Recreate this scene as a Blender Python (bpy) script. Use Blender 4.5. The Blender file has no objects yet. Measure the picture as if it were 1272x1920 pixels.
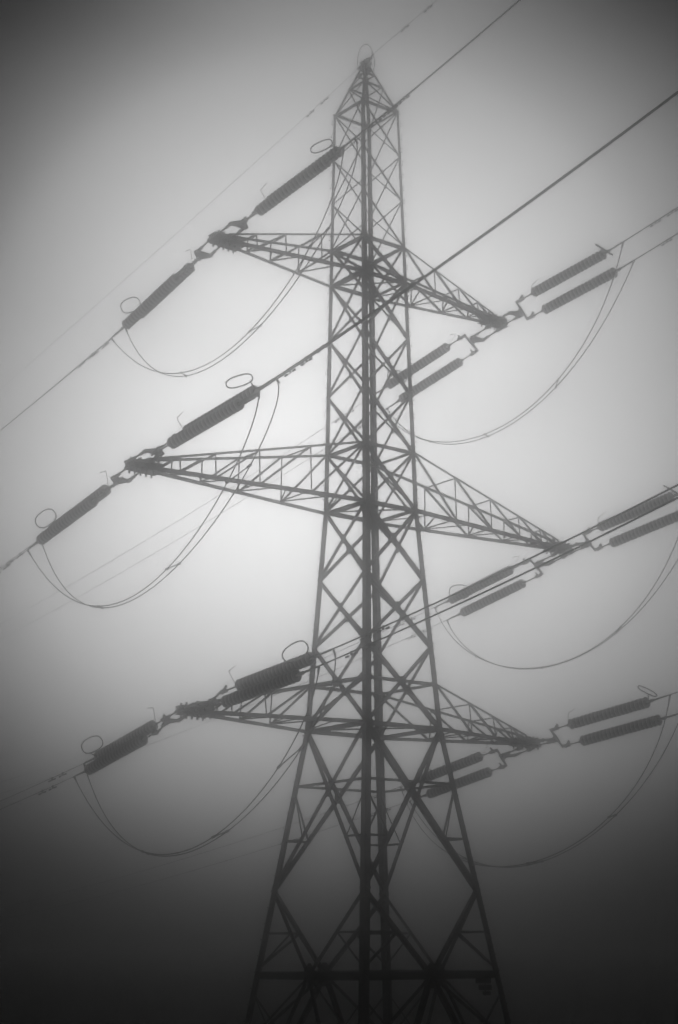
import bpy, math, random
from mathutils import Vector, Matrix
R = math.radians
random.seed(7)
sc = bpy.context.scene
col = sc.collection

# ------------------------------------------------------------------ camera
cam = bpy.data.cameras.new('camera')
cam_ob = bpy.data.objects.new('camera', cam); col.objects.link(cam_ob)
CAM = Vector((-51.10415, -61.82441, 1.26653))
fw = Vector((0.60223787, 0.75793402, 0.25069018)); rt = Vector((0.78395738, -0.62078111, -0.00645298)); up = rt.cross(fw)
cam_ob.matrix_world = Matrix(((rt.x, up.x, -fw.x, CAM.x), (rt.y, up.y, -fw.y, CAM.y), (rt.z, up.z, -fw.z, CAM.z), (0, 0, 0, 1)))
cam.sensor_fit = 'VERTICAL'; cam.sensor_height = 36.0; cam.lens = 3179.19 / 1920 * 36
cam.clip_start = 0.1; cam.clip_end = 5000
sc.camera = cam_ob

# ------------------------------------------------------------------ render settings
sc.view_settings.view_transform = 'Standard'; sc.view_settings.look = 'None'
sc.view_settings.exposure = -4.9; sc.view_settings.gamma = 1.0
sc.cycles.volume_bounces = 3; sc.cycles.max_bounces = 10
sc.cycles.use_denoising = True
sc.cycles.pixel_filter_type = 'BLACKMAN_HARRIS'; sc.cycles.filter_width = 1.3

# ------------------------------------------------------------------ sky: overcast fog brightening around the hidden sun
SUN_EL, SUN_AZ = R(18.0), R(52.0)          # azimuth counted from +x towards +y
w = bpy.data.worlds.new('World'); sc.world = w; w.use_nodes = True
nt = w.node_tree; nt.nodes.clear()
def N(t, **k):
    n = nt.nodes.new(t)
    for a, b in k.items(): setattr(n, a, b)
    return n
def M(op, a, b=None, c=None):
    n = N('ShaderNodeMath', operation=op)
    for i, v in enumerate((a, b, c)):
        if v is None: continue
        if isinstance(v, (int, float)): n.inputs[i].default_value = v
        else: nt.links.new(v, n.inputs[i])
    return n.outputs[0]
tc = N('ShaderNodeTexCoord')
nrm = N('ShaderNodeVectorMath', operation='NORMALIZE'); nt.links.new(tc.outputs['Generated'], nrm.inputs[0])
def dot(v):
    n = N('ShaderNodeVectorMath', operation='DOT_PRODUCT'); nt.links.new(nrm.outputs[0], n.inputs[0]); n.inputs[1].default_value = v
    return n.outputs['Value']
el = dot((0, 0, 1))
side = dot((math.sin(SUN_AZ), -math.cos(SUN_AZ), 0))
front = dot((math.cos(SUN_AZ), math.sin(SUN_AZ), 0))
# radiance of the fog bank against height above the horizon (sine of the elevation), towards the sun
PROFILE = [(-0.05, 0.000126), (-0.0312, 0.00042), (0.001, 0.0011), (0.0412, 0.05477), (0.0851, 0.30945), (0.131, 0.93061), (0.1771, 2.21958), (0.2232, 3.69754), (0.2689, 4.62813), (0.3095, 4.60447), (0.3581, 3.30179), (0.4009, 1.96569), (0.4423, 1.02947), (0.482, 0.45921), (0.5162, 0.26904), (0.6, 0.14797200000000002), (0.75, 0.0322848), (1.0, 0.003)]
def curve(x, pts, lo, hi, ymax):
    mr = N('ShaderNodeMapRange'); mr.clamp = True
    nt.links.new(x, mr.inputs[0]); mr.inputs[1].default_value = lo; mr.inputs[2].default_value = hi
    fc = N('ShaderNodeFloatCurve'); cm = fc.mapping; cu = cm.curves[0]
    while len(cu.points) > 2: cu.points.remove(cu.points[1])
    P = [((a - lo) / (hi - lo), b / ymax) for a, b in pts]
    cu.points[0].location = P[0]; cu.points[1].location = P[-1]
    for p in P[1:-1]: cu.points.new(*p)
    cm.update()
    nt.links.new(mr.outputs[0], fc.inputs['Value'])
    return M('MULTIPLY', fc.outputs[0], ymax)
V = curve(el, PROFILE, -0.05, 1.0, 16.0)
WIDTH = [(-0.05, 0.11), (-0.0312, 0.11), (0.001, 0.11), (0.0412, 0.1125), (0.0851, 0.1432), (0.131, 0.1591), (0.1771, 0.1582), (0.2232, 0.156), (0.2689, 0.1557), (0.3095, 0.1524), (0.3581, 0.1516), (0.4009, 0.1511), (0.4423, 0.151), (0.482, 0.1459), (0.5162, 0.1169), (1.0, 0.1169)]
S = curve(el, WIDTH, -0.05, 1.0, 1.0)
off_ = M('SUBTRACT', side, 0.006)
S = M('MULTIPLY', S, M('ADD', 1.0, M('MULTIPLY', .06, M('MAXIMUM', -1.0, M('MINIMUM', 1.0, M('MULTIPLY', off_, 15.0))))))
h2 = M('POWER', M('ABSOLUTE', M('DIVIDE', off_, S)), 2.5)
g = M('MULTIPLY', M('EXPONENT', M('MULTIPLY', h2, -1.0)), V)
g = M('MULTIPLY', g, M('GREATER_THAN', front, 0.0))
FLOOR = 0.0004
g = M('ADD', g, FLOOR)
sky = N('ShaderNodeTexSky', sky_type='NISHITA'); sky.sun_disc = False
sky.sun_elevation = SUN_EL; sky.sun_rotation = math.pi / 2 - SUN_AZ
sky.air_density = 1.0; sky.dust_density = 8.0
bw = N('ShaderNodeRGBToBW'); nt.links.new(sky.outputs[0], bw.inputs[0])
# the fog hides the sky's own structure: it only tints the level slightly
tint = M('ADD', M('MULTIPLY', M('MINIMUM', bw.outputs[0], 3.0), 0.03), 1.0)
SKY_GAIN = 29.9
lum = M('MULTIPLY', M('MULTIPLY', g, tint), 10.0 * SKY_GAIN)
cmb = N('ShaderNodeCombineColor')
for i in range(3): nt.links.new(lum, cmb.inputs[i])
bg = N('ShaderNodeBackground'); bg.inputs[1].default_value = 0.1
nt.links.new(cmb.outputs[0], bg.inputs[0])
wo = N('ShaderNodeOutputWorld'); nt.links.new(bg.outputs[0], wo.inputs[0])

sun = bpy.data.lights.new('sun', 'SUN'); sun.energy = 0.5; sun.angle = R(24); sun.color = (1, 1, 1)
sun_ob = bpy.data.objects.new('sun', sun); col.objects.link(sun_ob)
sd = Vector((math.cos(SUN_EL) * math.cos(SUN_AZ), math.cos(SUN_EL) * math.sin(SUN_AZ), math.sin(SUN_EL)))
sun_ob.rotation_euler = sd.to_track_quat('Z', 'Y').to_euler()

# ------------------------------------------------------------------ materials
def mat(name, c, rough=.6, metal=0.0, var=.25, scale=6.0, trans=0.0, bump=0.0):
    m = bpy.data.materials.new(name); m.use_nodes = True; t = m.node_tree
    b = t.nodes['Principled BSDF']; b.inputs['Roughness'].default_value = rough; b.inputs['Metallic'].default_value = metal
    co = t.nodes.new('ShaderNodeTexCoord'); no = t.nodes.new('ShaderNodeTexNoise'); no.inputs['Scale'].default_value = scale; no.inputs['Detail'].default_value = 5
    t.links.new(co.outputs['Object'], no.inputs['Vector'])
    r = t.nodes.new('ShaderNodeValToRGB'); t.links.new(no.outputs[0], r.inputs[0])
    r.color_ramp.elements[0].position = .35; r.color_ramp.elements[1].position = .7
    r.color_ramp.elements[0].color = [c * (1 - var)] * 3 + [1]; r.color_ramp.elements[1].color = [c * (1 + var)] * 3 + [1]
    t.links.new(r.outputs[0], b.inputs['Base Color'])
    if bump:
        bu = t.nodes.new('ShaderNodeBump'); bu.inputs['Strength'].default_value = bump; t.links.new(no.outputs[0], bu.inputs['Height']); t.links.new(bu.outputs[0], b.inputs['Normal'])
    if trans:
        tr = t.nodes.new('ShaderNodeBsdfTranslucent'); tr.inputs[0].default_value = (.85, .85, .85, 1)
        mx = t.nodes.new('ShaderNodeMixShader'); mx.inputs[0].default_value = trans
        t.links.new(b.outputs[0], mx.inputs[1]); t.links.new(tr.outputs[0], mx.inputs[2])
        t.links.new(mx.outputs[0], t.nodes['Material Output'].inputs['Surface'])
    return m
STEEL = mat('galvanised_steel', .16, .6, .0, .3, 3)
HARD = mat('forged_steel', .10, .6, .0, .3, 8)
ALU = mat('weathered_aluminium', .10, .6, .0, .2, 4)
GLASS = mat('toughened_glass', .22, .2, .0, .15, 5, trans=.5)
t_ = GLASS.node_tree; out_ = t_.nodes['Material Output']; src_ = out_.inputs['Surface'].links[0].from_socket
tp_ = t_.nodes.new('ShaderNodeBsdfTransparent'); mx_ = t_.nodes.new('ShaderNodeMixShader'); mx_.inputs[0].default_value = .06
t_.links.new(src_, mx_.inputs[1]); t_.links.new(tp_.outputs[0], mx_.inputs[2]); t_.links.new(mx_.outputs[0], out_.inputs['Surface'])
RIM_GLINT = mat('glass_rim_painted_glint', .75, .2, .0, .1, 5, trans=.75)  # same glass made paler: light arcs and glints of the disc rims as colour
for m_, f_ in ((RIM_GLINT, .05),):
    t_ = m_.node_tree; out_ = t_.nodes['Material Output']; src_ = out_.inputs['Surface'].links[0].from_socket
    tp_ = t_.nodes.new('ShaderNodeBsdfTransparent'); mx_ = t_.nodes.new('ShaderNodeMixShader'); mx_.inputs[0].default_value = f_
    t_.links.new(src_, mx_.inputs[1]); t_.links.new(tp_.outputs[0], mx_.inputs[2]); t_.links.new(mx_.outputs[0], out_.inputs['Surface'])
CONC = mat('concrete', .30, .9, 0, .2, 4, bump=.2)
GRASS = mat('rough_grass', .045, 1.0, 0, .5, .35, bump=.6)
PLATE = mat('sign_enamel', .05, .5, 0, .2, 10)

# ------------------------------------------------------------------ mesh helpers
class MB:
    def __init__(s): s.v = []; s.f = []
    def add(s, vs, fs):
        o = len(s.v); s.v += [tuple(v) for v in vs]; s.f += [tuple(o + i for i in f) for f in fs]
    def prism(s, p, q, prof, ax, ay):
        """extrude 2-D profile from p to q; ax, ay are the profile's axes"""
        n = len(prof); vs = [P + ax * a + ay * b for P in (p, q) for a, b in prof]
        fs = [(i, (i + 1) % n, n + (i + 1) % n, n + i) for i in range(n)] + [tuple(range(n))[::-1], tuple(range(n, 2 * n))]
        s.add(vs, fs)
    def angle(s, p, q, w, nrm, t=None, flip=1):
        """steel angle section: one flange in the plane of nrm, the other along nrm"""
        p = Vector(p); q = Vector(q); d = (q - p).normalized(); t = t or max(.014, w * .12)
        n = Vector(nrm); n = (n - d * n.dot(d)).normalized(); a = d.cross(n) * flip
        prof = [(-w / 2, 0), (w / 2, 0), (w / 2, t), (-w / 2 + t, t), (-w / 2 + t, w), (-w / 2, w)]
        s.prism(p, q, prof, a, n)
    def box(s, c, ax, ay, az, dx, dy, dz):
        ax = Vector(ax).normalized() * dx / 2; ay = Vector(ay).normalized() * dy / 2; az = Vector(az).normalized() * dz / 2; c = Vector(c)
        vs = [c + ax * i + ay * j + az * k for i in (-1, 1) for j in (-1, 1) for k in (-1, 1)]
        s.add(vs, [(0, 1, 3, 2), (4, 6, 7, 5), (0, 4, 5, 1), (2, 3, 7, 6), (0, 2, 6, 4), (1, 5, 7, 3)])
    def plate(s, pts, nrm, t):
        n = Vector(nrm).normalized() * t / 2; k = len(pts)
        s.add([Vector(p) + n for p in pts] + [Vector(p) - n for p in pts],
              [tuple(range(k)), tuple(range(k, 2 * k))[::-1]] + [(i, (i + 1) % k, k + (i + 1) % k, k + i) for i in range(k)])
    def tube(s, pts, r, n=8, closed=False):
        pts = [Vector(p) for p in pts]; m = len(pts); rs = r if isinstance(r, (list, tuple)) else [r] * m
        ref = Vector((0, 0, 1)); vs = []; fs = []
        d0 = (pts[1] - pts[0]).normalized()
        if abs(d0.z) > .95: ref = Vector((1, 0, 0))
        a = d0.cross(ref).normalized()
        for i, p in enumerate(pts):
            if closed: d = (pts[(i + 1) % m] - pts[i - 1]).normalized()
            else: d = (pts[min(i + 1, m - 1)] - pts[max(i - 1, 0)]).normalized()
            a = (a - d * a.dot(d)).normalized(); b = d.cross(a)
            vs += [p + (a * math.cos(2 * math.pi * k / n) + b * math.sin(2 * math.pi * k / n)) * rs[i] for k in range(n)]
        for i in range(m if closed else m - 1):
            j = (i + 1) % m
            fs += [(i * n + k, i * n + (k + 1) % n, j * n + (k + 1) % n, j * n + k) for k in range(n)]
        if not closed: fs += [tuple(range(n))[::-1], tuple((m - 1) * n + k for k in range(n))]
        s.add(vs, fs)
    def bolt(s, c, d, r, h):
        d = Vector(d).normalized(); s.tube([Vector(c), Vector(c) + d * h], r, 6)
    def build(s, name, m, parent=None, smooth=False, **props):
        me = bpy.data.meshes.new(name); me.from_pydata(s.v, [], s.f); me.update(); me.materials.append(m)
        if smooth:
            for p in me.polygons: p.use_smooth = True
        o = bpy.data.objects.new(name, me); col.objects.link(o)
        if parent:
            o.parent = parent; o.matrix_parent_inverse = parent_inv(parent)
        for k, v in props.items(): o[k] = v
        return o
INV = {}
def parent_inv(p):
    return INV.get(p.name, Matrix.Identity(4))
def empty(name, loc, parent=None, **props):
    o = bpy.data.objects.new(name, None); col.objects.link(o); o.empty_display_size = .3
    loc = Vector(loc)
    if parent:
        o.parent = parent; o.matrix_parent_inverse = parent_inv(parent)
    o.location = loc
    m = Matrix.Translation(loc)
    INV[o.name] = m.inverted() if not parent else (Matrix.Translation(loc)).inverted()
    for k, v in props.items(): o[k] = v
    return o

# ------------------------------------------------------------------ ground
def smooth(a, b, x):
    t = min(1, max(0, (x - a) / (b - a))); return t * t * (3 - 2 * t)
def gz(x, y):
    s = x * .62 + y * .785
    z = -10.0 + 9.7 * (1 - smooth(-76, -34, s))
    r = math.hypot(x, y)
    z += .25 * math.sin(x * .11 + 1) * math.cos(y * .09) * min(1, r / 40) * (0 if s < -60 else 1) + .10 * math.sin(x * .43 + y * .31)*min(1, r/20)
    z += 11.5 * smooth(62, 106, max(x, y))      # the field climbs gently to its far edge
    return z
xs = list(range(-124, 109, 4))
g_ = MB(); n = len(xs)
g_.add([(x, y, gz(x, y)) for y in xs for x in xs], [(j * n + i, j * n + i + 1, (j + 1) * n + i + 1, (j + 1) * n + i) for j in range(n - 1) for i in range(n - 1)])
g_.build('ground', GRASS, smooth=True, kind='structure', label='dark rough field the pylon stands on')

# ------------------------------------------------------------------ pylon
LV = dict(sh=43.41, p1=40.873, p2=38.385, topU=35.829, topL=33.908, q1=30.923, q2=27.954, midU=24.962, midL=22.029, r1=18.605, r2=15.317, botU=13.477, botL=11.363, h1=8.781, s1=3.939, hb=.206, base=-9.9)
KN = [(43.41, 1.181), (22.029, 1.6), (11.363, 2.268), (.206, 3.925), (-9.9, 5.42)]
def hw(z):
    for (z0, a), (z1, b) in zip(KN, KN[1:]):
        if z >= z1 - 1e-6: return a + (b - a) * (z0 - z) / (z0 - z1)
    return KN[-1][1]
APEX = 46.35
CN = {'L': (-1, 1), 'F': (-1, -1), 'B': (1, 1), 'R': (1, -1)}
FACES = [('L', 'F', (1, 0, 0), 1.0, 1.0), ('F', 'R', (0, 1, 0), 1.0, .75), ('R', 'B', (-1, 0, 0), 1.0, .75), ('L', 'B', (0, -1, 0), .75, .75)]
def node(c, z, inset=0):
    h = hw(z) - inset; sx, sy = CN[c]; return Vector((sx * h, sy * h, z))
base = Vector((0, 0, -10.0))
pylon = empty('electricity_pylon', base, label='tall steel lattice pylon with six cross arms fading upward into the fog', category='pylon')
# legs: angle section with its corner outwards, growing downwards, each with its step bolts
LEGW = [(APEX, .11), (43.41, .145), (33.9, .21), (24.9, .25), (22.03, .275), (11.363, .31), (.2, .33), (-9.9, .34)]
def legw(z):
    for (z0, a), (z1, b) in zip(LEGW, LEGW[1:]):
        if z >= z1 - 1e-6: return a + (b - a) * (z0 - z) / (z0 - z1)
    return LEGW[-1][1]
for c, (sx, sy) in CN.items():
    zz = [43.41, 33.908, 24.962, 22.029, 11.363, .206, -9.9]; vs = []; fs = []
    m = MB()
    for z in zz:
        P = node(c, z); a = legw(z); t = a * .13
        prof = [(0, 0), (-a, 0), (-a, -t), (-t, -t), (-t, -a), (0, -a)]
        vs += [Vector((P.x + sx * (u + a*.15), P.y + sy * (v + a*.15), z)) for u, v in prof]
    for i in range(len(zz) - 1): fs += [(i * 6 + k, i * 6 + (k + 1) % 6, (i + 1) * 6 + (k + 1) % 6, (i + 1) * 6 + k) for k in range(6)]
    fs += [tuple(range(6)), tuple(range((len(zz) - 1) * 6, len(zz) * 6))[::-1]]
    m.add(vs, fs)
    lg = m.build('leg', STEEL, pylon)
    if c in 'LR':
        m = MB(); z = 43.2; k = 0
        while z > -6:
            P = node(c, z); o = legw(z)
            d = (Vector((0, sy, 0)), Vector((sx, 0, 0)))[k % 2]; e = (Vector((-sx, 0, 0)), Vector((0, -sy, 0)))[k % 2]
            q = P + e * o * .35 + d * o * .1
            m.tube([q, q + d * .19], .017, 5); m.tube([q + d * .17, q + d * .20], .03, 6)
            z -= .36; k += 1
        lg2 = m.build('step_bolt', STEEL, pylon, kind='stuff')
    f = MB(); P = node(c, -9.9); f.tube([P + Vector((0, 0, -.9)), P + Vector((0, 0, .25))], [.75, .55], 20); f.build('footing', CONC, pylon)
# cross braces of the body
def brace_w(z): return .078 if z > 36 else .145 if z > 23 else .195 if z > 11.5 else .225
seq = ['sh', 'p1', 'p2', 'topU', 'topL', 'q1', 'q2', 'midU', 'midL', 'r1', 'r2', 'botL', 's1']
def seg(m, a, b, wd, nrm, cut=0.0, off=0.0):
    nv = Vector(nrm); a = Vector(a) + nv * off; b = Vector(b) + nv * off; d = (b - a).normalized()
    m.angle(a + d * cut, b - d * cut, wd, nrm)
def gusset(m, p, wd, nrm, off):
    nv = Vector(nrm); a = Vector((0, 0, 1)); b = nv.cross(a); s = wd
    pts = [p + nv * off + a * s * i + b * s * j for i, j in ((1.3, .2), (.5, 1), (-.5, 1), (-1.3, .2), (-1.3, -.2), (-.5, -1), (.5, -1), (1.3, -.2))]
    m.plate(pts, nv, .02)
for z0n, z1n in zip(seq, seq[1:]):
    z0, z1 = LV[z0n], LV[z1n]; wd = brace_w((z0 + z1) / 2)
    for a, b, nr, k1, k2 in FACES:
        m = MB(); t1 = .03
        A0, A1, B0, B1 = node(a, z0), node(a, z1), node(b, z0), node(b, z1)
        seg(m, A0, B1, wd * k1, nr, 0, .012); seg(m, B0, A1, wd * k2, nr, 0, -.022 - wd*.13)
        tt = hw(z0) / (hw(z0) + hw(z1)); X = A0.lerp(B1, tt)
        gusset(m, X, wd * .9, nr, -.006)
        m.build('cross_brace', STEEL, pylon)
# gussets where the braces meet the legs are plates in each face
def ring(zn, wd, name='horizontal_brace', half=False):
    z = LV[zn] if isinstance(zn, str) else zn
    for a, b, nr, k1, k2 in FACES:
        m = MB(); seg(m, node(a, z), node(b, z), wd, nr, .05, .05); m.build(name, STEEL, pylon)
ring('sh', .12)
ring('topU', .16); ring('topL', .17); ring('midU', .15); ring('midL', .19); ring('botU', .15); ring('botL', .20); ring('h1', .12); ring('hb', .33)
# node gusset plates on the legs
for zn in seq + ['botU', 'hb']:
    z = LV[zn]; s = brace_w(z) * 1.0
    if zn in ('topU', 'topL', 'midU', 'midL', 'botU', 'botL'): s *= 1.35
    for c, (sx, sy) in CN.items():
        P = node(c, z); m = MB()
        for nr, tx in (((-sx, 0, 0), Vector((0, -sy, 0))), ((0, -sy, 0), Vector((-sx, 0, 0)))):
            nv = Vector(nr) * -1
            q = P + nv * .035
            m.plate([q + Vector((0, 0, s * 1.3)), q + tx * s * .9 + Vector((0, 0, s * .7)), q + tx * s * 1.5, q + tx * s * .9 - Vector((0, 0, s * .7)), q - Vector((0, 0, s * 1.3))], nv, .018)
            for i in range(3):
                m.bolt(q + tx * s * (.3 + .35 * i) + Vector((0, 0, s * .3 * (1 - i))), nv, .022, .05)
        m.build('gusset_plate', STEEL, pylon)
# diaphragm bracing at arm levels
for zn in ('topL', 'midL', 'botL', 'hb'):
    z = LV[zn]; m = MB()
    seg(m, node('L', z), node('R', z), .08, (0, 0, 1), .1, .03); seg(m, node('F', z), node('B', z), .08, (0, 0, 1), .1, -.08)
    m.build('plan_brace', STEEL, pylon)
# redundant members in the tall panel under the bottom arms
zr = 6.25
def one(name, a, b, wd, nrm, cut, off, parent):
    m = MB(); seg(m, a, b, wd, nrm, cut, off); return m.build(name, STEEL, parent)
for a, b, nr, k1, k2 in FACES:
    for p, q in ((a, b), (b, a)):
        A0, B1 = node(q, LV['botL']), node(p, LV['s1']); t = (LV['botL'] - zr) / (LV['botL'] - LV['s1']); D = A0.lerp(B1, t)
        one('strut', node(p, zr), D, .10, nr, .04, .05, pylon)
        one('strut', node(p, LV['h1'] - .25), D, .075, nr, .04, .05, pylon)
# K panel down to the belt and the legs' last panel
zk, zb, zm = LV['s1'], LV['hb'], (LV['s1'] + LV['hb']) / 2
for a, b, nr, k1, k2 in FACES:
    Mid = (node(a, zb) + node(b, zb)) / 2
    for p in (a, b):
        m = MB(); seg(m, node(p, zk), Mid, .20 * (k1 if p == a else k2) ** .5, nr, .05, .03); m.build('diagonal_brace', STEEL, pylon)
        D = node(p, zk).lerp(Mid, .5)
        one('strut', node(p, zm), D, .095, nr, .04, .06, pylon); one('strut', D, node(p, zb + .3), .095, nr, .04, .06, pylon)
        m = MB(); seg(m, Mid, node(p, LV['base'] + .4), .21, nr, .05, .03); m.build('diagonal_brace', STEEL, pylon)
        one('strut', Mid, node(p, -3.0), .11, nr, .05, .07, pylon)
        E = Mid.lerp(node(p, LV['base'] + .4), .33); one('strut', node(p, -3.2), E, .09, nr, .05, .07, pylon); one('strut', node(p, -.6), E, .07, nr, .05, .07, pylon)
    m = MB(); gusset(m, Mid, .42, nr, .10); m.build('gusset_plate', STEEL, pylon)
# hangs under the belt beside the right leg: small enamel plates on a bracket
m = MB(); P = node('R', zb) + Vector((-.05, .95, -.22))
ax = Vector((0, 1, 0))
m.box(P + Vector((0, 0, -.05)), ax, (1, 0, 0), (0, 0, 1), 1.0, .03, .28)
m.box(P + Vector((0, -.12, -.36)), ax, (1, 0, 0), (0, 0, 1), .85, .03, .24)
m.box(P + Vector((0, -.22, -.62)), ax, (1, 0, 0), (0, 0, 1), .5, .03, .16)
m.box(P + Vector((.02, -.1, -.25)), (0, 0, 1), (1, 0, 0), ax, .95, .02, .05)
m.build('tower_plate', PLATE, pylon)
# earth-wire peak
def pk(c, t):
    P = node(c, LV['sh']); Q = Vector((CN[c][0] * .10, CN[c][1] * .10, APEX)); return P.lerp(Q, t)
for c, (sx, sy) in CN.items():
    m = MB(); p, q = pk(c, 0), pk(c, .97); d = (q - p).normalized(); ax = Vector((1, 0, 0)); ax = (ax - d * ax.dot(d)).normalized(); ay = d.cross(ax)
    a = .125; t = .018; px = 1 if sx > 0 else -1; py = (1 if sy > 0 else -1) * (1 if ay.y > 0 else -1)
    prof = [(0, 0), (-a * px, 0), (-a * px, -t * py), (-t * px, -t * py), (-t * px, -a * py), (0, -a * py)]
    m.prism(p, q, prof, ax, ay); m.build('peak_leg', STEEL, pylon)
for a, b, nr, k1, k2 in FACES:
    m = MB()
    for t0 in (.50, .74): seg(m, pk(a, t0), pk(b, t0), .09, nr, .01, .03)
    seg(m, pk(b, .5), pk(a, 0), .07, nr, .02, .03); seg(m, pk(a, .5), pk(b, 0), .07, nr, .02, -.06)
    seg(m, pk(b, .74), pk(a, .5), .06, nr, .02, .03); seg(m, pk(a, .97), pk(b, .74), .05, nr, .02, .03)
    m.build('peak_brace', STEEL, pylon)
m = MB()
m.box((0, 0, APEX - .12), (1, 0, 0), (0, 1, 0), (0, 0, 1), .36, .42, .42)
m.box((0, 0, APEX + .16), (1, 0, 0), (0, 1, 0), (0, 0, 1), .12, .52, .10)
m.box((0, 0, APEX - .42), (1, 0, 0), (0, 1, 0), (0, 0, 1), .62, .10, .30)
for i in range(4):
    for s in (-1, 1):
        m.bolt((s * .20, -.18 + .12 * i, APEX - .05 + .05 * (i % 2)), (s, 0, 0), .03, .09); m.bolt((-.15 + .1 * i, s * .24, APEX - .2 + .12 * (i % 2)), (0, s, 0), .03, .09)
m.build('peak_plate', STEEL, pylon)

# ------------------------------------------------------------------ cross arms
TIP = {'TL': (-9.4, 34.0), 'TR': (9.4, 34.0), 'ML': (-13.7, 22.1), 'MR': (13.7, 22.1), 'BL': (-10.78, 11.5), 'BR': (10.78, 11.5)}
ARM_WORD = {'TL': 'top left', 'TR': 'top right', 'ML': 'middle left', 'MR': 'middle right', 'BL': 'bottom left', 'BR': 'bottom right'}
LVN = {'T': ('topU', 'topL'), 'M': ('midU', 'midL'), 'B': ('botU', 'botL')}
FR = {'T': [.30, .55, .75, .88], 'M': [.25, .48, .67, .82, .91], 'B': [.32, .57, .76, .89]}
CW = {'T': .16, 'M': .18, 'B': .17}
for k, (xt, zt) in TIP.items():
    s = -1 if k[1] == 'L' else 1; zu, zl = (LV[q] for q in LVN[k[0]]); hu, hl = hw(zu), hw(zl); cwid = CW[k[0]]
    arm = empty('cross_arm', (s * hl, 0, zl), pylon)
    xe = xt - s * .25
    lo = {y: (Vector((s * hl, y * hl, zl)), Vector((xe, y * .17, zt - .08))) for y in (-1, 1)}
    upc = {y: (Vector((s * hu, y * hu, zu)), Vector((xe - s * .55, y * .17, zt + .30))) for y in (-1, 1)}
    L = lambda y, t: lo[y][0].lerp(lo[y][1], t)
    U = lambda y, t: upc[y][0].lerp(upc[y][1], t)
    for y in (-1, 1):
        m = MB(); m.angle(*lo[y], cwid, (0, -y, .0), flip=-y * s); m.build('chord', STEEL, arm)
        m = MB(); m.angle(*upc[y], cwid * .64, (0, -y, 0), flip=y * s); m.build('chord', STEEL, arm)
        fr = FR[k[0]]; prev = 0
        for i, t in enumerate(fr):
            tu = (abs(L(y, t).x) - abs(U(y, 0).x)) / (abs(U(y, 1).x) - abs(U(y, 0).x))
            if tu > .96: continue
            m = MB(); seg(m, L(y, t), U(y, tu), .08, (0, -y, 0), .0, .03); m.build('strut', STEEL, arm)
            m = MB(); seg(m, U(y, prev), L(y, t), .095 if i < 2 else .08, (0, -y, 0), .02, -.04); m.build('diagonal_brace', STEEL, arm)
            prev = tu
    # plan lattice between the two lower chords
    fr = [0] + FR[k[0]]
    fine = []
    for a, b in zip(fr, fr[1:]): fine += [a, (a + b) / 2]
    fine.append(fr[-1])
    m = MB()
    for i, (a, b) in enumerate(zip(fine, fine[1:])):
        y = 1 if i % 2 == 0 else -1
        seg(m, L(y, a), L(-y, b), .06, (0, 0, 1), .03, .03)
        if i % 2: seg(m, L(-1, b), L(1, b), .06, (0, 0, 1), .03, .05)
    m.build('plan_lattice', STEEL, arm)
    for i, t in enumerate(FR[k[0]][:-1]):
        tu = (abs(L(1, t).x) - abs(U(1, 0).x)) / (abs(U(1, 1).x) - abs(U(1, 0).x))
        one('tie_bar', U(-1, tu), U(1, tu), .06, (0, 0, -1), .03, .02, arm)
    # tip: heavy bolted gussets
    m = MB(); X = Vector((s, 0, 0)); Y = Vector((0, 1, 0)); Z = Vector((0, 0, 1)); T = Vector((xt, 0, zt))
    for y in (-1, 1):
        q = T + Y * y * .22
        m.plate([q + X * .12 + Z * .04, q + X * .12 - Z * .14, q - X * .7 - Z * .17, q - X * 1.25 - Z * .10, q - X * 1.4 + Z * .17, q - X * .8 + Z * .27, q - X * .25 + Z * .20], Y, .03)
        for i in range(7):
            for j in range(2): m.bolt(q - X * (.05 + .22 * i) + Z * (-.10 + .26 * j - .02 * i + .05 * (i % 2)), Y * y, .04, .11)
    for zz_, dd in ((-.22, -1), (.13, 1)):
        m.plate([T + Z * zz_ + X * .15 + Y * .30, T + Z * zz_ - X * 1.5 + Y * .42, T + Z * zz_ - X * 1.5 - Y * .42, T + Z * zz_ + X * .15 - Y * .30], Z, .03)
        for i in range(5):
            for y in (-1, 1): m.bolt(T + Z * zz_ - X * (.1 + .3 * i) + Y * y * (.22 + .02 * i), Z * dd, .045, .16)
    for i in range(3): m.bolt(T + X * .12 + Y * (-.15 + .15 * i) + Z * (-.05 + .05 * i), X, .035, .10)
    m.build('tip_plate', STEEL, arm)

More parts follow.
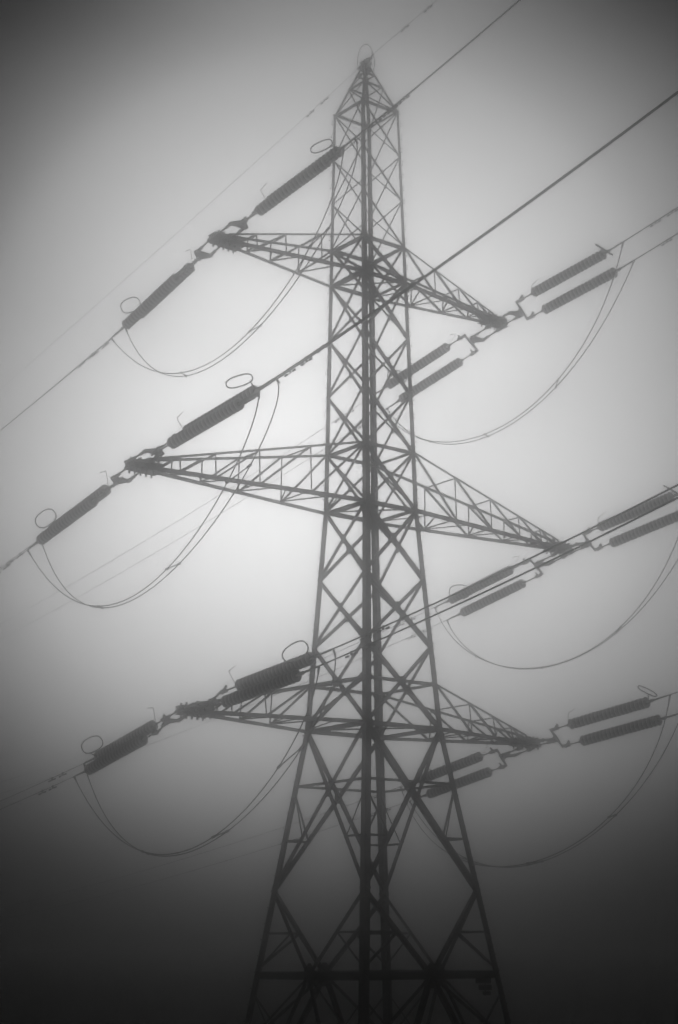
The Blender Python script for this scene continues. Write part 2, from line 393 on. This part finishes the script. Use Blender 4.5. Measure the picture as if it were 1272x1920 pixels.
# ------------------------------------------------------------------ tension sets
SETS = {"TRn": [-0.0386, 0.0722, 0.7503, 0.7748, -0.4956, -0.1841, -0.0445, 0.1176, 3.3087], "TRf": [0.009, -0.1652, 0.9282, 0.6645, -0.4934, -0.2904, 0.0059, -0.1764, 3.4054], "MRn": [-0.0671, 0.091, 0.8279, 0.737, -0.3683, -0.2697, -0.0382, 0.0824, 3.2846], "MRf": [0.0271, -0.163, 0.9037, 0.6501, -0.4343, -0.335, 0.0326, -0.1421, 3.5591], "BRn": [-0.0272, 0.0952, 0.7872, 0.7648, -0.5269, -0.1989, -0.041, 0.1192, 3.3912], "BRf": [0.0515, -0.152, 0.621, 0.7567, -0.6026, -0.2864, -0.0038, -0.1561, 3.3445], "BLn": [-0.0208, 0.0882, 0.7025, 0.7501, -0.253, -0.0574, -0.033, 0.11, 3.4896], "BLf": [0.0297, -0.183, 0.5149, 0.6574, -0.3623, -0.012, 0.0334, -0.1354, 3.3687], "MLn": [-0.0196, 0.0809, 0.78, 0.69, -0.2876, 0.0727, -0.0419, 0.1004, 3.5237], "MLf": [0.0276, -0.1617, 0.6762, 0.6607, -0.4168, -0.074, 0.0343, -0.1542, 3.3718], "TLn": [-0.0143, 0.0907, 0.63, 0.655, -0.3543, 0.0029, -0.0445, 0.1067, 3.5626], "TLf": [0.0538, -0.1674, 0.8148, 0.7765, -0.3139, -0.0026, 0.0323, -0.147, 3.3197]}
JUMP = {"TL": [-0.243, -1.766, 2.416, -2.235, -2.77, 8.98, 0.306, -0.433, 3.841, -3.07, -4.112, 6.83, 1.16, 1.517], "ML": [-0.486, -1.841, 1.417, -2.326, -2.552, 10.06, 0.276, -0.724, 2.462, -3.272, -3.622, 8.168, 1.362, 1.346], "BL": [-0.418, -1.246, 2.672, -2.153, -2.884, 10.634, 0.431, -0.148, 3.739, -2.842, -3.55, 8.493, 1.437, 1.399], "TR": [-0.846, 2.763, 10.099, 1.18, -1.973, 5.732, -1.923, 3.922, 9.234, 1.188, -2.429, 4.597, 1.337, 1.28], "MR": [-1.019, 3.061, 10.832, 0.874, -1.373, 5.248, -2.045, 4.462, 10.013, 0.656, -1.433, 4.087, 1.387, 1.387], "BR": [-0.618, 1.427, 8.053, 1.008, -2.161, 7.548, -1.387, 2.205, 6.245, 2.17, -3.353, 6.982, 1.426, 1.629]}
RINGS = {"TLn": [-0.48, 0.61, 0.32, 0.33, -0.33, 0.2, 0.13, 0.3, 0.36], "MLn": [-0.45, 0.54, 0.46, 0.39, -0.36, 0.16, 0.13, 0.31, 0.33], "BLn": [-0.4, 0.56, 0.29, 0.32, -0.35, 0.28, 0.0, 0.29, 0.32], "TLf": [-0.72, -0.25, 0.27, 0.33, -0.33, 0.2, -0.03, 0.25, 0.41], "MLf": [-0.63, -0.35, 0.35, 0.29, -0.32, 0.29, -0.08, 0.3, 0.35], "BLf": [-0.59, -0.42, 0.49, 0.32, -0.33, 0.23, -0.02, 0.29, 0.33], "TRn": [0.55, 0.48, 0.53, 0.38, -0.21, -0.26, 0.32, 0.26, 0.2], "MRn": [0.6, 0.45, 0.5, 0.38, -0.22, -0.25, 0.34, 0.27, 0.14], "BRn": [0.54, 0.46, 0.62, 0.38, -0.23, -0.22, 0.35, 0.24, 0.15], "TRf": [0.32, -0.38, 0.49, 0.44, -0.3, -0.14, 0.2, 0.1, 0.41], "MRf": [0.35, -0.39, 0.44, 0.45, -0.36, -0.0, 0.08, 0.07, 0.43], "BRf": [0.24, -0.27, 0.34, 0.39, -0.25, -0.17, 0.27, 0.17, 0.27]}
LS = 5.28; CN_, CF_ = .001428, .000765
class TS: pass
def tset(k):
    azs, ss, ox, oz, bx, bz, azw, sw, dd = SETS[k]
    o = TS(); o.s = -1 if k[1] == 'L' else 1; o.g = -1 if k[2] == 'n' else 1; o.dd = dd
    x, z = TIP[k[:2]]; o.T = Vector((x + o.s * bx, 0, z + bz))
    o.d = Vector((math.sin(azs), o.g * math.cos(azs), ss)).normalized()
    e = Vector((math.sin(azw), o.g * math.cos(azw), 0)); o.off = Vector((o.s * ox, 0, -oz)); c = CN_ if k[2] == 'n' else CF_
    o.S = lambda t, u: o.T + o.d * t + o.off * u
    o.W = lambda t, u: o.T + o.d * (dd + LS) + e * t + Vector((0, 0, sw * t + c * t * t)) + o.off * u
    return o
WAY = {'n': 'rising right', 'f': 'slanting down left'}
PAIR = {-.5: 'upper', .5: 'lower'}
NSH = 20
def lathe(P, d, prof, n=20):
    m = MB(); ref = Vector((0, 0, 1)); a = d.cross(ref).normalized(); b = d.cross(a); vs = []; fs = []; k = len(prof)
    for t, r in prof: vs += [P + d * t + (a * math.cos(2 * math.pi * i / n) + b * math.sin(2 * math.pi * i / n)) * r for i in range(n)]
    for j in range(k - 1): fs += [(j * n + i, j * n + (i + 1) % n, (j + 1) * n + (i + 1) % n, (j + 1) * n + i) for i in range(n)]
    fs += [tuple(range(n))[::-1], tuple((k - 1) * n + i for i in range(n))]
    m.add(vs, fs); return m
for k in SETS:
    o = tset(k); arm = ARM_WORD[k[:2]]; way = WAY[k[2]]
    X = Vector((1, 0, 0)); d = o.d; off = o.off; offn = off.normalized(); nrm = d.cross(offn).normalized()
    # --- yoke between the arm tip and the two strings
    y = empty('tension_yoke', o.T, label=f'forged links and yoke plates {way} between {arm} arm tip and its insulators', category='yoke', group='yokes at the arm tips')
    C = o.T; xo = X * .38
    for sgn in (-1, 1):
        m = MB(); a = C + xo * sgn; e = a + d * 1.45
        m.tube([a, a + d * .12, a + d * .13, a + d * .40, a + d * .42, a + d * 1.0, a + d * 1.02, e], [.05, .06, .09, .09, .045, .045, .075, .075], 8)
        m.box(a + d * .27, d, X, d.cross(X), .3, .20, .10); m.bolt(a + d * .22 - Vector((0, 0, .12)), (0, 0, 1), .045, .26)
        m.build('link', HARD, y)
    m = MB(); p0 = C + d * 1.38
    m.plate([p0 + xo * 1.35, p0 + xo * 1.35 + d * .22, p0 + d * .62 + X * .10, p0 + d * .62 - X * .10, p0 - xo * 1.35 + d * .22, p0 - xo * 1.35], d.cross(X), .06)
    for q in (xo * 1.05 + d * .1, -xo * 1.05 + d * .1, d * .48): m.bolt(p0 + q - d.cross(X) * .1, d.cross(X), .05, .2)
    m.build('yoke_plate', HARD, y)
    m = MB(); p1 = C + d * 1.95; H = off.length / 2
    m.plate([p1 - offn * .13 - d * .12, p1 + offn * .13 - d * .12, p1 + offn * .20 + d * .14, p1 - offn * .20 + d * .14], nrm, .16)
    for g in (-1, 1):
        m.plate([p1 + offn * g * .05 + d * .02, p1 + offn * g * (H + .07) + d * .06, p1 + offn * g * (H + .07) + d * .40, p1 + offn * g * (H - .07) + d * .40, p1 + offn * g * (H - .09) + d * .17, p1 + offn * g * .05 + d * .15], nrm, .07)
        m.bolt(p1 + offn * g * H + d * .34 - nrm * .1, nrm, .05, .2)
    m.bolt(p1 - nrm * .14, nrm, .06, .28)
    m.build('yoke_plate', HARD, y)
    for u in (-.5, .5):
        m = MB(); q = o.S(2.30, u)
        m.tube([q - d * .06, q + d * .06, q + d * .08, q + d * .30, q + d * .38], [.05, .08, .10, .10, .04], 8); m.box(q + d * .12 + Vector((0, 0, .06)), d + Vector((0, 0, .9)), nrm, d.cross(nrm), .34, .12, .17)
        m.build('clevis', HARD, y)
    # --- the two insulator strings
    for u in (-.5, .5):
        P0 = o.S(o.dd, u)
        st = empty('insulator_string', P0, label=f'{PAIR[u]} of the two ribbed insulator strings {way} from the {arm} arm tip', category='insulator', group='insulator strings at the cross arms')
        pitch = LS / NSH; prof = [(-.02, .02), (0, .045)]
        for i in range(NSH):
            t = i * pitch + .015
            prof += [(t, .045), (t + pitch * .42, .05), (t + pitch * .44, .10), (t + pitch * .48, .20), (t + pitch * .52, .255), (t + pitch * .57, .272), (t + pitch * .62, .268), (t + pitch * .58, .21), (t + pitch * .55, .10), (t + pitch * .60, .045), (t + pitch * .88, .04)]
        prof += [(LS, .045), (LS + .02, .02)]
        ds = lathe(P0, d, prof).build('disc_stack', GLASS, st); ds.data.materials.append(HARD); ds.data.materials.append(RIM_GLINT)
        for pl in ds.data.polygons:
            c_ = sum((ds.data.vertices[i].co for i in pl.vertices), Vector()) / len(pl.vertices) - P0
            r_ = (c_ - d * c_.dot(d)).length
            pl.material_index = 1 if r_ < .075 else (2 if r_ > .212 else 0)  # outermost band gets the painted rim glint, inner core the metal
        q = o.S(2.62, u); m = MB(); m.tube([q, P0 - d * .16, P0 - d * .14, P0 + d * .02], [.038, .038, .075, .075], 10); m.build('link_rod', HARD, st)
        E = o.S(o.dd + LS, u); F = o.W(1.35, u); m = MB(); dw = (F - E).normalized()
        m.tube([E - d * .02, E + dw * .14, E + dw * .16, E + dw * .38, E + dw * .42, F - dw * .1, F], [.05, .05, .075, .075, .05, .045, .03], 10); m.build('dead_end_clamp', ALU, st)
        if u < 0:
            bk = -d; m = MB(); h = o.S(o.dd - .1, u); O = Vector((o.s, 0, 0))
            h1 = h + Vector((0, 0, .66)) + O * .28 - d * .22; h2 = h1 + d * .5 + Vector((0, 0, .10)) + Vector((0, 0, .02))
            m.tube([h, h.lerp(h1, .5), h.lerp(h1, .92), h1 + d * .04 + Vector((0, 0, .02)), h1.lerp(h2, .3), h2 - d * .05, h2], [.016, .016, .016, .016, .016, .016, .026], 6); m.build('arcing_horn', HARD, st)
            rr = RINGS[k]; Cn = E + Vector(rr[:3]); v1 = Vector(rr[3:6]); v2 = Vector(rr[6:9])
            def sup(a):
                c_, s_ = math.cos(a), math.sin(a); f = lambda v: math.copysign(abs(v) ** .8, v); return Cn + v1 * f(c_) + v2 * f(s_)
            loop = [sup(2 * math.pi * i / 40) for i in range(40)]
            m = MB(); m.tube(loop, .032, 8, closed=True)
            near = min(loop, key=lambda p: (p - E).length); m.tube([E + Vector((0, 0, .03)), E.lerp(near, .5), near], .028, 8)
            m.build('arcing_ring', HARD, st)
        # --- conductor
        wlen = 112 if k[2] == 'n' else 98
        ts = [0.9 + (wlen - .9) * (i / 70) ** 1.5 for i in range(71)]
        cw = empty('conductor', E, label=f'{PAIR[u]} wire of the pair {way} away from the {arm} arm insulators', category='power line', group='paired line conductors')
        m = MB(); m.tube([o.W(t, u) for t in ts], .033 if k[2] == 'n' else .018, 6); m.build('wire', ALU, cw, smooth=True)
        for t in (3.55, 4.65):
            p = o.W(t, u); dv = (o.W(t + .1, u) - p).normalized(); dn = Vector((0, 0, -1)); q = p + dn * .11
            m = MB(); m.box(p + dn * .04, dv, dv.cross(dn), dn, .08, .06, .17)
            m.tube([q - dv * .36, q - dv * .35, q - dv * .19, q - dv * .17, q, q + dv * .17, q + dv * .19, q + dv * .35, q + dv * .36], [.03, .046, .046, .014, .014, .014, .046, .046, .03], 8)
            m.build('vibration_damper', HARD, cw)
# ------------------------------------------------------------------ jumper loops
def bez(a, b, c, d, u): return a * (1 - u) ** 3 + b * 3 * (1 - u) ** 2 * u + c * 3 * (1 - u) * u * u + d * u ** 3
for a, w_ in JUMP.items():
    n_, f_ = tset(a + 'n'), tset(a + 'f'); s = n_.s
    j = empty('jumper_loop', Vector((TIP[a][0], 0, TIP[a][1] - 5)), label=f'twin hanging cable loop under the tip of the {ARM_WORD[a]} cross arm', category='cable', group='jumper loops under the cross arms')
    cur = []
    for i, u in ((0, -.5), (1, .5)):
        q = w_[6 * i:6 * i + 6]; Pn, Pf = n_.W(w_[12], u), f_.W(w_[13], u)
        b1 = Pn + Vector((s * q[0], q[1], -q[2])); b2 = Pf + Vector((s * q[3], q[4], -q[5]))
        pts = [bez(Pn, b1, b2, Pf, t / 60) for t in range(61)]; cur.append(pts)
        m = MB(); m.tube(pts, .027, 6); m.build('cable', ALU, j, smooth=True)
        for P, Q in ((Pn, pts[1]), (Pf, pts[59])):
            dd = (Q - P).normalized(); m = MB(); m.tube([P, P + dd * .1, P + dd * .12, P + dd * .26, P + dd * .36], [.055, .06, .045, .045, .03], 8); m.build('cable_clamp', ALU, j)
    for ti in (17, 31, 45):
        A, B = cur[0][ti], cur[1][ti]; m = MB()
        dd = (B - A); dn = dd.normalized(); m.tube([A - dn * .06, A + dn * .06, A.lerp(B, .2), A.lerp(B, .8), B - dn * .06, B + dn * .06], [.06, .06, .028, .028, .06, .06], 8); m.build('spacer', HARD, j)
# ------------------------------------------------------------------ earth wire
EW = {'n': (-1, .0003, .1455, .0004, .30), 'f': (1, -.025, -.224, .00038, .22)}
ends = {}
for k, (g1, a, b, c, dz) in EW.items():
    f = lambda t: Vector((a * t, g1 * t, 46.2 + dz + b * t + c * t * t))
    p0 = Vector((0, g1 * .25, 46.3)); p1 = f(.62); ends[k] = f(.6)
    e = empty('earth_wire', p0, label=('thin earth wire rising right from the peak' if k == 'n' else 'thin earth wire slanting down left from the peak'), category='earth wire', group='earth wires at the peak')
    m = MB(); m.tube([p0, p0.lerp(p1, .3), p0.lerp(p1, .32), p0.lerp(p1, .6), p0.lerp(p1, .62), p1], [.05, .05, .09, .09, .05, .07], 8); m.build('clamp', HARD, e)
    ts = [.55 + 119 * (i / 60) ** 1.5 if k == 'n' else .55 + 105 * (i / 60) ** 1.5 for i in range(61)]
    m = MB(); m.tube([f(t) for t in ts], .014 if k == 'n' else .011, 6); m.build('wire', ALU, e, smooth=True)
    for t in ((3.2, 5.0) if k == 'n' else (3.4, 4.6)):
        p = f(t); dv = (f(t + .1) - p).normalized(); dn = Vector((0, 0, -1)); q = p + dn * .09; m = MB(); m.box(p + dn * .03, dv, dv.cross(dn), dn, .07, .05, .14)
        m.tube([q - dv * .32, q - dv * .31, q - dv * .14, q - dv * .12, q + dv * .12, q + dv * .14, q + dv * .31, q + dv * .32], [.03, .045, .045, .012, .012, .045, .045, .03], 8); m.build('vibration_damper', HARD, e)
m = MB(); A, B = ends['n'], ends['f']
pts = [bez(B, B + Vector((-.12, .1, 1.5)), A + Vector((-.1, .1, 1.05)), A, t / 24) for t in range(25)] + [A + Vector((.02, -.12, -.35)), A + Vector((.05, -.1, -.6)), A + Vector((.12, .22, -1.0))]
m.tube(pts, .02, 6)
m.build('earth_wire_loop', ALU, None, smooth=True, label='thin wire loop arching over the very top of the pylon', category='wire')

# ------------------------------------------------------------------ fog
m = MB(); m.box((-7, -7, 32.5), (1, 0, 0), (0, 1, 0), (0, 0, 1), 238, 238, 91)
hz = bpy.data.materials.new('fog'); hz.use_nodes = True; t = hz.node_tree; t.nodes.clear()
pv = t.nodes.new('ShaderNodeVolumePrincipled'); ou = t.nodes.new('ShaderNodeOutputMaterial')
pv.inputs['Color'].default_value = (.97, .97, .97, 1); pv.inputs['Density'].default_value = .0165; pv.inputs['Anisotropy'].default_value = .993
t.links.new(pv.outputs[0], ou.inputs['Volume'])
m.build('haze', hz, None, kind='stuff')
